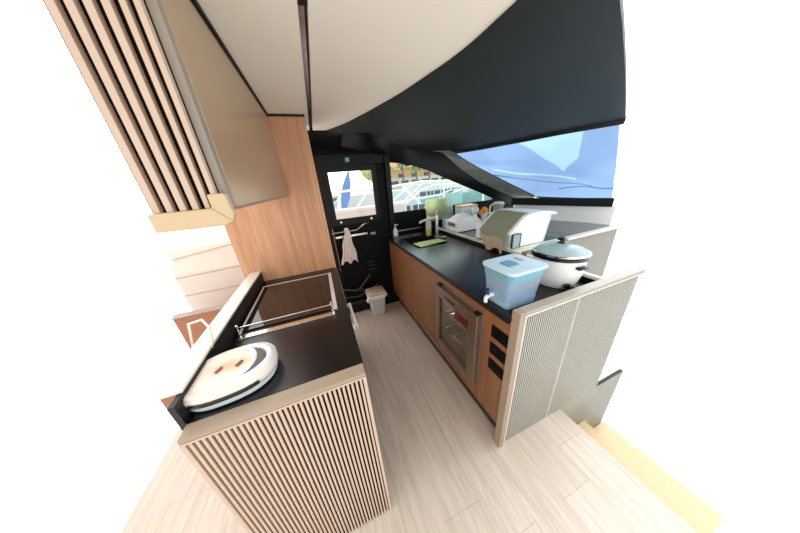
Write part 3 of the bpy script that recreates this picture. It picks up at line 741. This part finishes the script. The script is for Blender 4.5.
for nm, seq, m_ in (('tea_towel', [(1.475, 1.207), (1.43, 1.196), (1.36, 1.138), (1.295, 1.084), (1.279, 1.068), (1.277, 1.05), (1.272, 1.03), (1.270, 1.005), (1.275, .98), (1.280, .952), (1.284, .93)], M['towelg']),):
    rows = []
    for j, (x, z) in enumerate(seq):
        t = max(0, (j-4)/6)
        ya, yb = y0+.005+.01*t, y1-.02-.06*t
        rows.append([(x-.008-.010*t*(1+math.sin(k*1.1+1)), ya+(yb-ya)*k/16, z+.006*(1-t)*0-.02*t*math.sin(k*.55+2)) for k in range(17)])
    tw = thing(nm, (1.36, 1.3, .93), 'grey-green and beige tea towel draped over the storage bin', 'towel')
    build('upper_cloth', MB().grid(rows[:7], .005), M['towelg'], tw, smooth=True)
    build('lower_cloth', MB().grid(rows[6:], .005), M['towelb'], tw, smooth=True, label='beige lower end')

# white crate with bag
cr = thing('plastic_crate', (1.5, 1.97, .94), 'white plastic crate full of crumpled bags below the small window', 'crate')
b = MB()
def crate(b, x0, x1, y0, y1, z0, z1, t=.004):
    b.box(x0, x1, y0, y0+t, z0, z1); b.box(x0, x1, y1-t, y1, z0, z1); b.box(x0, x0+t, y0+t, y1-t, z0, z1*.5+z0*.5-.008); b.box(x0, x0+t, y0+t, y1-t, z1-.02, z1); b.box(x0, x0+t, y0+t, y0+.05, z0+.04, z1-.02); b.box(x0, x0+t, y1-.05, y1-t, z0+.04, z1-.02)
    b.box(x1-t, x1, y0+t, y1-t, z0, z1); b.box(x0+t, x1-t, y0+t, y1-t, z0, z0+t)
    b.box(x0-.006, x1+.006, y0-.006, y0, z1-.008, z1); b.box(x0-.006, x0, y0, y1, z1-.008, z1)
crate(b, 1.345, 1.62, 1.87, 2.12, .947, 1.052); build('crate_shell', b, M['crate'], cr)
b = MB(); random.seed(3)
rows = []
for i in range(13):
    row = []
    for j in range(11):
        u, v = i/12, j/10; hgt = math.sin(PI*min(1, max(0, u)))**.5*math.sin(PI*v)**.5
        row.append((1.355+.255*u, 1.88+.23*v, 1.04+.075*hgt+random.uniform(-.014, .014)*hgt))
    rows.append(row)
b.grid(rows, .003); 
tag(build('crumpled_bag', b, M['bag'], smooth=True), 'crumpled white carrier bags heaped in the plastic crate', 'bag')
# white canister, boxes
cn = thing('white_canister', (1.36, 1.53, .947), 'tall white canister standing between the crate and storage bin', 'canister')
b = MB(); b.lathe([(.030, .947), (.034, .95), (.034, 1.085), (.032, 1.095)], 1.375, 1.565, 24); build('canister_body', b, M['crate'], cn, smooth=True)
b = MB(); b.lathe([(.033, 1.0955), (.033, 1.106), (.028, 1.11)], 1.375, 1.565, 24); build('canister_lid', b, M['coolwhite'], cn, smooth=True)
gj = thing('glass_jar', (1.45, 1.53, .947), 'clear glass jar half hidden behind the tea towel', 'jar')
b = MB(); b.lathe([(.034, .947), (.038, .955), (.038, 1.06), (.030, 1.075)], 1.445, 1.555, 24); build('jar_body', b, M['clear'], gj, smooth=True)
b = MB(); b.lathe([(.034, 1.0755), (.034, 1.09), (.030, 1.092)], 1.445, 1.555, 24); build('jar_lid', b, M['coolwhite'], gj, smooth=True)
bx_ = thing('tissue_box', (1.60, 2.2, .94), 'clear box with orange band on top behind the white crate', 'box')
build('carton', MB().box(1.60, 1.83, 2.15, 2.30, .94, 1.150, .004), M['frosted'], bx_)
build('orange_band', MB().box(1.598, 1.832, 2.148, 2.302, 1.1505, 1.172, .004), mat('orange_band', (232, 190, 150), .5), bx_, label='pale orange band')
# round white bottle and orange on shelf
bt = thing('round_bottle', (1.72, 2.02, .94), 'white round-headed bottle left of the orange', 'bottle')
b = MB(); b.lathe([(.030, .94), (.034, .945), (.034, 1.05), (.020, 1.08), (.018, 1.095)], 1.66, 1.99, 20); build('bottle_body', b, M['white'], bt, smooth=True)
b = MB(); b.lathe([(.012, 1.0955), (.032, 1.107), (.042, 1.130), (.040, 1.150), (.026, 1.168), (.006, 1.174)], 1.66, 1.99, 20); build('bottle_head', b, M['coolwhite'], bt, smooth=True)
fb = thing('fruit_bowl', (1.75, 1.98, .94), 'pale stacked bowl beneath the oranges on the console', 'bowl')
b = MB(); b.lathe([(.03, .94), (.032, .95), (.02, .96), (.02, 1.04), (.06, 1.09), (.062, 1.092), (.03, 1.06)], 1.77, 1.97, 28); build('bowl_shell', b, M['white'], fb, smooth=True)
def orange(x, y, z, r, lab):
    b = MB(); b.lathe([(r*math.cos(t), z+r*math.sin(t)) for t in [(-89+178*k/14)*PI/180 for k in range(15)]], x, y, 20)
    o = thing('orange', (x, y, z-r), lab, 'fruit', 'oranges in the bowl')
    build('peel', b, M['orange'], o, smooth=True)
    b = MB(); b.lathe([(.004, z+r-.001), (.003, z+r+.003)], x, y, 8); build('stem_end', b, M['hedge'], o)
orange(1.765, 1.96, 1.122, .038, 'orange on top of the pair in the bowl, right one')
orange(1.705, 1.95, 1.100, .026, 'small lower orange touching the white bottle')
# pitcher
pt = thing('water_pitcher', (1.905, 1.9, .94), 'clear plastic water pitcher with grey lid behind the storage bin', 'pitcher')
b = MB(); b.lathe([(.044, .94), (.048, .945), (.054, 1.15), (.058, 1.185)], 1.905, 1.90, 28); build('jug', b, M['clear'], pt, smooth=True)
b = MB(); b.lathe([(.056, 1.1855), (.058, 1.195), (.04, 1.206)], 1.905, 1.90, 28); build('jug_lid', b, M['coolwhite'], pt, smooth=True)
b = MB(); b.lathe([(.020, 1.10), (.040, 1.14), (.042, 1.182)], 1.905, 1.90, 20); build('filter_insert', b, M['dgrey'], pt, smooth=True)
b = MB(); b.tube([(1.855, 1.92, 1.18), (1.83, 1.935, 1.175), (1.822, 1.94, 1.12), (1.835, 1.935, 1.05), (1.86, 1.92, 1.04)], .009, 8); build('jug_handle', b, M['coolwhite'], pt, smooth=True)
b = MB(); b.tube([(1.945, 1.885, 1.165), (1.968, 1.875, 1.19)], [.018, .010], 8); build('spout', b, M['clear'], pt, smooth=True)
# cutting boards leaning on the window sill
b = MB(); q = MB(); q.box(-.155, .155, -.006, .006, 0, .26, .004)
def lean(x, y, z, w, h, t, m, lab, hole=True):
    o = thing('cutting_board', (x, y, z), lab, 'cutting board')
    mt = Matrix.Translation((x, y, z)) @ Matrix.Rotation(-.12, 4, 'X')
    pts_ = rrect(0, 0, w/2, h/2, .02, 0)
    bb = MB(); bb.loft([[(p[0], 0, p[1]+h/2) for p in pts_], [(p[0], t, p[1]+h/2) for p in pts_]])
    b2 = MB(); b2.join(bb, mt); build('board', b2, m, o)
    if hole:
        b3 = MB(); q = MB(); q.box(-w/2+.015, -w/2+.03, -.002, -.0005, .02, .06, .0005); b3.join(q, mt); build('hang_slot', b3, M['kblack'], o)
lean(1.365, 2.33, 1.02, .30, .255, .008, M['board'], 'cream cutting board leaning at the window above the sink')
lean(1.485, 2.345, 1.02, .25, .245, .008, M['board2'], 'pale translucent cutting board behind the cream one', False)
b = MB(); b.box(1.20, 1.302, 2.27, 2.392, .9005, 1.0195, .004)
tag(build('board_rest', b, M['navy2']), 'black block on which the cutting boards stand', 'block')
b = MB(); b.box(1.3345, 1.62, 2.27, 2.392, .9465, 1.0195, .004)
tag(build('board_rest', b, M['navy2']), 'black block right of the sink corner below the pale cutting board', 'block')
# sponge caddy
sc = thing('sponge_caddy', (1.43, 2.2, .94), 'blue and clear sponge caddy with brushes below the cutting boards', 'caddy')
b = MB(); b.loft([rrect(1.42, 2.19, .05, .04, .012, .940), rrect(1.42, 2.19, .055, .045, .014, 1.06)], cap1=False); build('cup', b, M['basebl'], sc, smooth=True)
b = MB(); b.box(1.39, 1.44, 2.17, 2.20, 1.0, 1.085, .006); build('sponge', b, M['bluesp'], sc, smooth=True)
b = MB(); b.tube([(1.45, 2.2, 1.0), (1.46, 2.21, 1.12)], .007, 8); b.rbox((1.462, 2.21, 1.13), .03, .03, .03, bev=.008); build('brush', b, M['bluesp'], sc, smooth=True)
# faucet
fc = thing('faucet', (1.155, 2.0, .9), 'steel faucet with a white spout swung over the sink', 'faucet')
b = MB(); b.lathe([(.028, .9005), (.028, .908), (.017, .912), (.017, 1.13), (.015, 1.14)], 1.162, 2.0, 20); build('column', b, M['steel'], fc, smooth=True)
b = MB(); b.tube([(1.165, 2.0, 1.118), (1.05, 1.99, 1.112), (.96, 1.98, 1.096), (.943, 1.978, 1.088)], [.012, .011, .012, .012], 10); build('spout', b, mat('pale_metal', (228, 222, 216), .25, .3), fc, smooth=True)
b = MB(); b.tube([(1.165, 2.0, 1.141), (1.165, 2.005, 1.155), (1.20, 2.03, 1.185)], [.012, .009, .007], 10); build('lever', b, M['steel'], fc, smooth=True)
b = MB(); b.tube([(1.172, 1.93, .905), (1.215, 1.90, .912)], [.009, .011], 8); tag(build('sink_plug', b, M['steel'], smooth=True), 'small steel plug lying right of the faucet foot', 'plug')
# dish soap
ds = thing('dish_soap', (1.08, 2.08, .9), 'clear dish soap bottle half full of green soap beside the faucet', 'bottle')
b = MB(); b.lathe([(.030, .9005), (.033, .905), (.034, .985)], 1.118, 2.11, 20, 1, .7); build('soap_fill', b, M['soap'], ds, smooth=True, label='green soap')
b = MB(); b.lathe([(.034, .9855), (.035, 1.03), (.028, 1.065), (.014, 1.085)], 1.118, 2.11, 20, 1, .7); build('bottle', b, M['soapc'], ds, smooth=True)
b = MB(); b.lathe([(.015, 1.0855), (.015, 1.11), (.008, 1.125)], 1.118, 2.11, 16); build('cap', b, M['white'], ds, smooth=True)
# green mat over the sink
b = MB(); b.prism([(.822, 1.895, 0), (1.115, 1.905, 0), (1.148, 1.79, 0), (.835, 1.745, 0)], (0, 0, .9005), (0, 0, .908))
mt_ = build('board', b, M['green'], None, bev=.002)
mt_.name = 'green_board'; tag(mt_, 'thin green chopping mat laid over the edge of the sink', 'mat')
# soap dispenser
sd = thing('soap_dispenser', (.80, 2.3, .9), 'white pump soap dispenser at the far end of the right worktop', 'dispenser')
b = MB(); b.lathe([(.024, .9005), (.028, .905), (.028, .955), (.018, .99), (.009, 1.005)], .79, 2.33, 20); build('bottle', b, M['white'], sd, smooth=True)
b = MB(); b.tube([(.79, 2.33, 1.0055), (.79, 2.33, 1.035), (.79, 2.33, 1.042)], [.006, .006, .010], 8); b.tube([(.79, 2.33, 1.038), (.825, 2.325, 1.034)], [.006, .004], 6); build('pump', b, M['white'], sd, smooth=True)

# ------------------------------------------------------------------ outside
wv = MB(); wv.prism([(-2, 5.2, 0), (9, 5.2, 0), (42, 40, 0), (42, 70, 0), (-2, 70, 0)], (0, 0, -1.5), (0, 0, -1.3))
struct('water', wv, M['water'])
# own cockpit
b = MB(); b.box(-.55, 3.4, 2.5, 4.8, -.1, 0); b.box(-1.2, -.60, 1.9, 2.5, -.1, -.001)
struct('deck', b, M['gelp'])
sf = thing('cockpit_sofa', (.9, 3.9, 0), 'taupe cockpit sofa seen through the door window', 'sofa')
build('seat', MB().box(.1, 1.7, 3.6, 4.1, .0, .5, .04), M['taupe'], sf)
build('backrest', MB().box(.1, 1.7, 4.1, 4.25, .3, 1.12, .05), M['taupe'], sf)
rl = thing('stern_railing', (1.5, 4.4, 0), 'white tubular railing around the cockpit with slanted stays', 'railing')
for seq in ([(.0, 4.4, 1.42), (1.4, 4.4, 1.42), (2.2, 4.4, 1.47), (2.9, 4.4, 1.44), (3.9, 4.3, 1.40)], [(1.5, 4.45, .9), (1.9, 4.45, 1.10), (2.2, 4.45, 1.30), (2.5, 4.45, 1.37), (3.2, 4.4, 1.38)]):
    build('rail', MB().tube(seq, .022, 8), M['gel'], rl, smooth=True)
for seq in ([(.40, 4.4, .75), (1.02, 4.4, 1.42)], [(1.38, 4.4, 1.08), (2.02, 4.4, 1.46)], [(1.62, 4.4, 1.02), (2.25, 4.4, 1.46)], [(2.75, 4.4, .6), (2.75, 4.4, 1.45)], [(.02, 4.4, .0), (.02, 4.4, 1.42)], [(3.8, 4.3, .0), (3.8, 4.3, 1.40)]):
    build('stay', MB().tube(seq, .018, 8), M['gel'], rl, smooth=True)
bp_ = MB()
lens = []
for k in range(13):
    t = k/12; lens.append((-.13*math.sin(PI*t), 0, 1.45*t))
for k in range(1, 12):
    t = 1-k/12; lens.append((.15*math.sin(PI*t), 0, 1.45*t))
bp_.prism(lens, (0, -.03, 0), (0, .03, 0))
q = MB(); q.join(bp_, Matrix.Translation((.66, 7.2, .60)) @ Matrix.Rotation(.30, 4, 'Y'))
# lift foot onto the neighbouring boat deck
tag(build('paddle_board', q, M['bluesail'], smooth=True), 'blue pointed board standing upright on the boat outside the door', 'board')
def boat(x, y, rz, L1, hull, lab, dark=True, mast=False, s=1.0, group=None):
    o = thing('moored_boat', (x, y, -1.3), lab, 'boat')
    if group: o['group'] = group
    o.rotation_euler = (0, 0, 0)
    Rm = Matrix.Translation((x, y, -1.3)) @ Matrix.Rotation(rz, 4, 'Z') @ Matrix.Scale(s, 4)
    b = MB(); rings = []
    for i in range(9):
        t = i/8; xx = L1*(t-.5); w_ = L1*.15*(1-max(0, (t-.55)/.45)**2)+.01; hg = 1.3+.4*t
        rings.append([(xx, -w_, hg), (xx, -w_*.75, .1), (xx, 0, -.1), (xx, w_*.75, .1), (xx, w_, hg)])
    b.loft(rings); q = MB(); q.join(b, Rm); build('hull', q, hull, o, smooth=True)
    b = MB(); b.loft([rrect(-.05*L1, 0, L1*.27, L1*.11, .3, 1.35), rrect(-.05*L1, 0, L1*.25, L1*.10, .3, 2.0), rrect(-.08*L1, 0, L1*.20, L1*.085, .3, 2.5)])
    q = MB(); q.join(b, Rm); cb = build('cabin', q, M['boatw'], o, smooth=True)
    if dark:
        for k in range(5):
            xx = -.27*L1+k*.1*L1
            b = MB(); b.box(xx, xx+.075*L1, -L1*.112, L1*.112, 1.62, 1.92, .02); q = MB(); q.join(b, Rm); build('window', q, M['dkwin'], cb)
    b = MB(); b.tube([(-.45*L1, -L1*.13, 2.0), (.3*L1, -L1*.13, 2.2), (.49*L1, 0, 2.3)], .02, 6); 
    for k in range(6): b.tube([(-.45*L1+.15*L1*k, -L1*.13, 1.3), (-.45*L1+.15*L1*k, -L1*.13, 2.05+.02*k)], .015, 6)
    q = MB(); q.join(b, Rm); build('guard_rail', q, M['steelw'], o)
    if mast:
        b = MB(); b.tube([(0, 0, 2.3), (0, 0, 13)], .07, 8); b.tube([(0, 0, 3.0), (-.35*L1, 0, 3.1)], .10, 8); q = MB(); q.join(b, Rm); build('mast', q, M['boatw'], o)
    return o
boat(2.6, 8.4, .05, 6.5, M['boatw'], 'white motor boat moored nearest outside the door window')
boat(.2, 21, 1.2, 9, M['boatw'], 'white sailing boat with mast beyond the near motor boat', mast=True)
boat(9.5, 17, .25, 8, M['teal'], 'pale teal boat moored in the middle of the small window')
boat(17, 19, -.1, 8, M['teal'], 'pale teal boat towards the right corner of the small window')
boat(15, 30, .1, 10, M['boatw'], 'white boat with dark windows far across the water')
boat(27, 33, .2, 10, M['boatw'], 'far white boat at the right below the ochre house')
b = MB(); b.box(-2, 46, 41, 70, -1.3, .1)
struct('quay', b, M['stone'])
hs = thing('quayside_house', (24, 50, .1), 'ochre house with terracotta roof on the quay', 'house')
build('wall', MB().box(14, 34, 48, 54, .1, 4.2), M['ochre'], hs)
b = MB(); b.prism([(13.4, 47.4, 4.2), (34.6, 47.4, 4.2), (34.6, 51, 6.0), (13.4, 51, 6.0)], (0, 0, 0), (0, 0, .3)); build('roof', b, M['roof'], hs)
for k in range(6): build('window', MB().box(15+3.2*k, 16.4+3.2*k, 47.9, 48.05, 1.6, 3.2), M['dkwin'], hs)
h2 = thing('boathouse', (20, 44.5, .1), 'long dark-windowed boathouse along the quay front', 'building')
build('wall', MB().box(12, 42, 44.4, 46, .1, 2.3), M['taupe'], h2)
for k in range(12): build('window', MB().box(12.6+2.4*k, 14.2+2.4*k, 44.3, 44.42, .7, 1.7), M['dkwin'], h2)
def palm(x, y, h, lab):
    o = thing('palm_tree', (x, y, .1), lab, 'palm tree', 'palms along the quay')
    build('trunk', MB().tube([(x, y, .1), (x+.15, y, h*.5), (x, y, h)], [.22, .17, .15], 7), M['trunk'], o)
    b = MB()
    for k in range(14):
        a = 2*PI*k/14; e_ = .3+.5*(k % 3)/3
        p1 = Vector((math.cos(a), math.sin(a), 0)); pr = []
        L0 = 1.35
        c = [Vector((x, y, h))+p1*(L0*t)+Vector((0, 0, e_*2*t-1.8*t*t*1.1)) for t in (0, .3, .6, 1)]
        sd = Vector((-p1.y, p1.x, 0))
        b.grid([[c[i]-sd*wd_ for i, wd_ in enumerate((.05, .25, .25, .03))], [p+Vector((0, 0, .06)) for p in c], [c[i]+sd*wd_ for i, wd_ in enumerate((.05, .25, .25, .03))]], .01)
    build('fronds', b, M['leaf'], o)
for i, (x, h, lab) in enumerate(((14.2, 4.4, 'leftmost quay palm beside the door post'), (17.0, 5.0, 'second quay palm from the left'), (20.0, 4.2, 'third quay palm, in front of the ochre house'), (23.0, 5.2, 'fourth quay palm from the left, the tallest'), (27.0, 4.4, 'fifth quay palm, near the rib'))):
    palm(x, 42.6, h, lab)
def tree(x, y, z, r, lab):
    o = thing('leafy_tree', (x, y, .1), lab, 'tree')
    build('trunk', MB().tube([(x, y, .1), (x, y, z)], .25, 7), M['trunk'], o)
    b = MB(); bmesh.ops.create_icosphere(b.bm, subdivisions=4, radius=r)
    rd = random.Random(int(x*10))
    for v in b.bm.verts:
        n_ = v.co.normalized(); v.co = n_*r*(1+.16*math.sin(n_.x*9+x)*math.sin(n_.y*8)*math.sin(n_.z*10+1)+rd.uniform(-.06, .06)); v.co.z *= .75
        v.co += Vector((x, y, z))
    build('crown', b, M['hedge'], o)
tree(17, 62, 5.2, 4.2, 'leafy tree rising behind the ochre house roof')
tree(30, 62, 5.0, 4.2, 'leafy tree behind the right end of the ochre house')

# ------------------------------------------------------------------ camera, light, view
cam = bpy.data.cameras.new('camera'); co = bpy.data.objects.new('camera', cam); C.objects.link(co)
bpy.context.scene.camera = co
yaw, pit, rol = 3.34096046e-01, -3.84872633e-01, -8.65277935e-02
fw = Vector((math.sin(yaw)*math.cos(pit), math.cos(yaw)*math.cos(pit), math.sin(pit)))
r0 = Vector((math.cos(yaw), -math.sin(yaw), 0)); u0 = r0.cross(fw)
rr_ = math.cos(rol)*r0+math.sin(rol)*u0; uu = -math.sin(rol)*r0+math.cos(rol)*u0
mt = Matrix((rr_, uu, -fw)).transposed().to_4x4(); mt.translation = (0, 0, 1.5)
co.matrix_world = mt
cam.sensor_width = 36; cam.lens = 207.905/800*36; cam.clip_start = .02; cam.clip_end = 500

sl = bpy.data.lights.new('hazy_sun', 'SUN'); sl.energy = 1.5; sl.angle = math.radians(45); sl.color = (.95, .98, 1)
so = bpy.data.objects.new('hazy_sun', sl); C.objects.link(so); so.rotation_euler = Vector((.80, .10, .62)).to_track_quat('Z', 'Y').to_euler()
wd_ = bpy.data.worlds.new('world'); bpy.context.scene.world = wd_; wd_.use_nodes = True
nt = wd_.node_tree; bg = nt.nodes['Background']
tcn = nt.nodes.new('ShaderNodeTexCoord'); sx_ = nt.nodes.new('ShaderNodeSeparateXYZ'); mr = nt.nodes.new('ShaderNodeMapRange')
nt.links.new(tcn.outputs['Generated'], sx_.inputs[0]); nt.links.new(sx_.outputs[0], mr.inputs[0])
mr.inputs['From Min'].default_value = -1; mr.inputs['From Max'].default_value = 1
rp = nt.nodes.new('ShaderNodeValToRGB'); rp.color_ramp.elements[0].color = (1, .94, .88, 1); rp.color_ramp.elements[1].color = (.93, 1, 1.02, 1)
nt.links.new(mr.outputs[0], rp.inputs[0]); nt.links.new(rp.outputs[0], bg.inputs[0])
m2 = nt.nodes.new('ShaderNodeMapRange'); m2.inputs['From Min'].default_value = 0; m2.inputs['From Max'].default_value = 1
m2.inputs['To Min'].default_value = 1.45; m2.inputs['To Max'].default_value = 3.2
nt.links.new(sx_.outputs[1], m2.inputs[0]); nt.links.new(m2.outputs[0], bg.inputs[1])

vs = bpy.context.scene.view_settings
vs.view_transform = 'Standard'; vs.look = 'None'; vs.gamma = 1; vs.use_curve_mapping = False; vs.exposure = .2
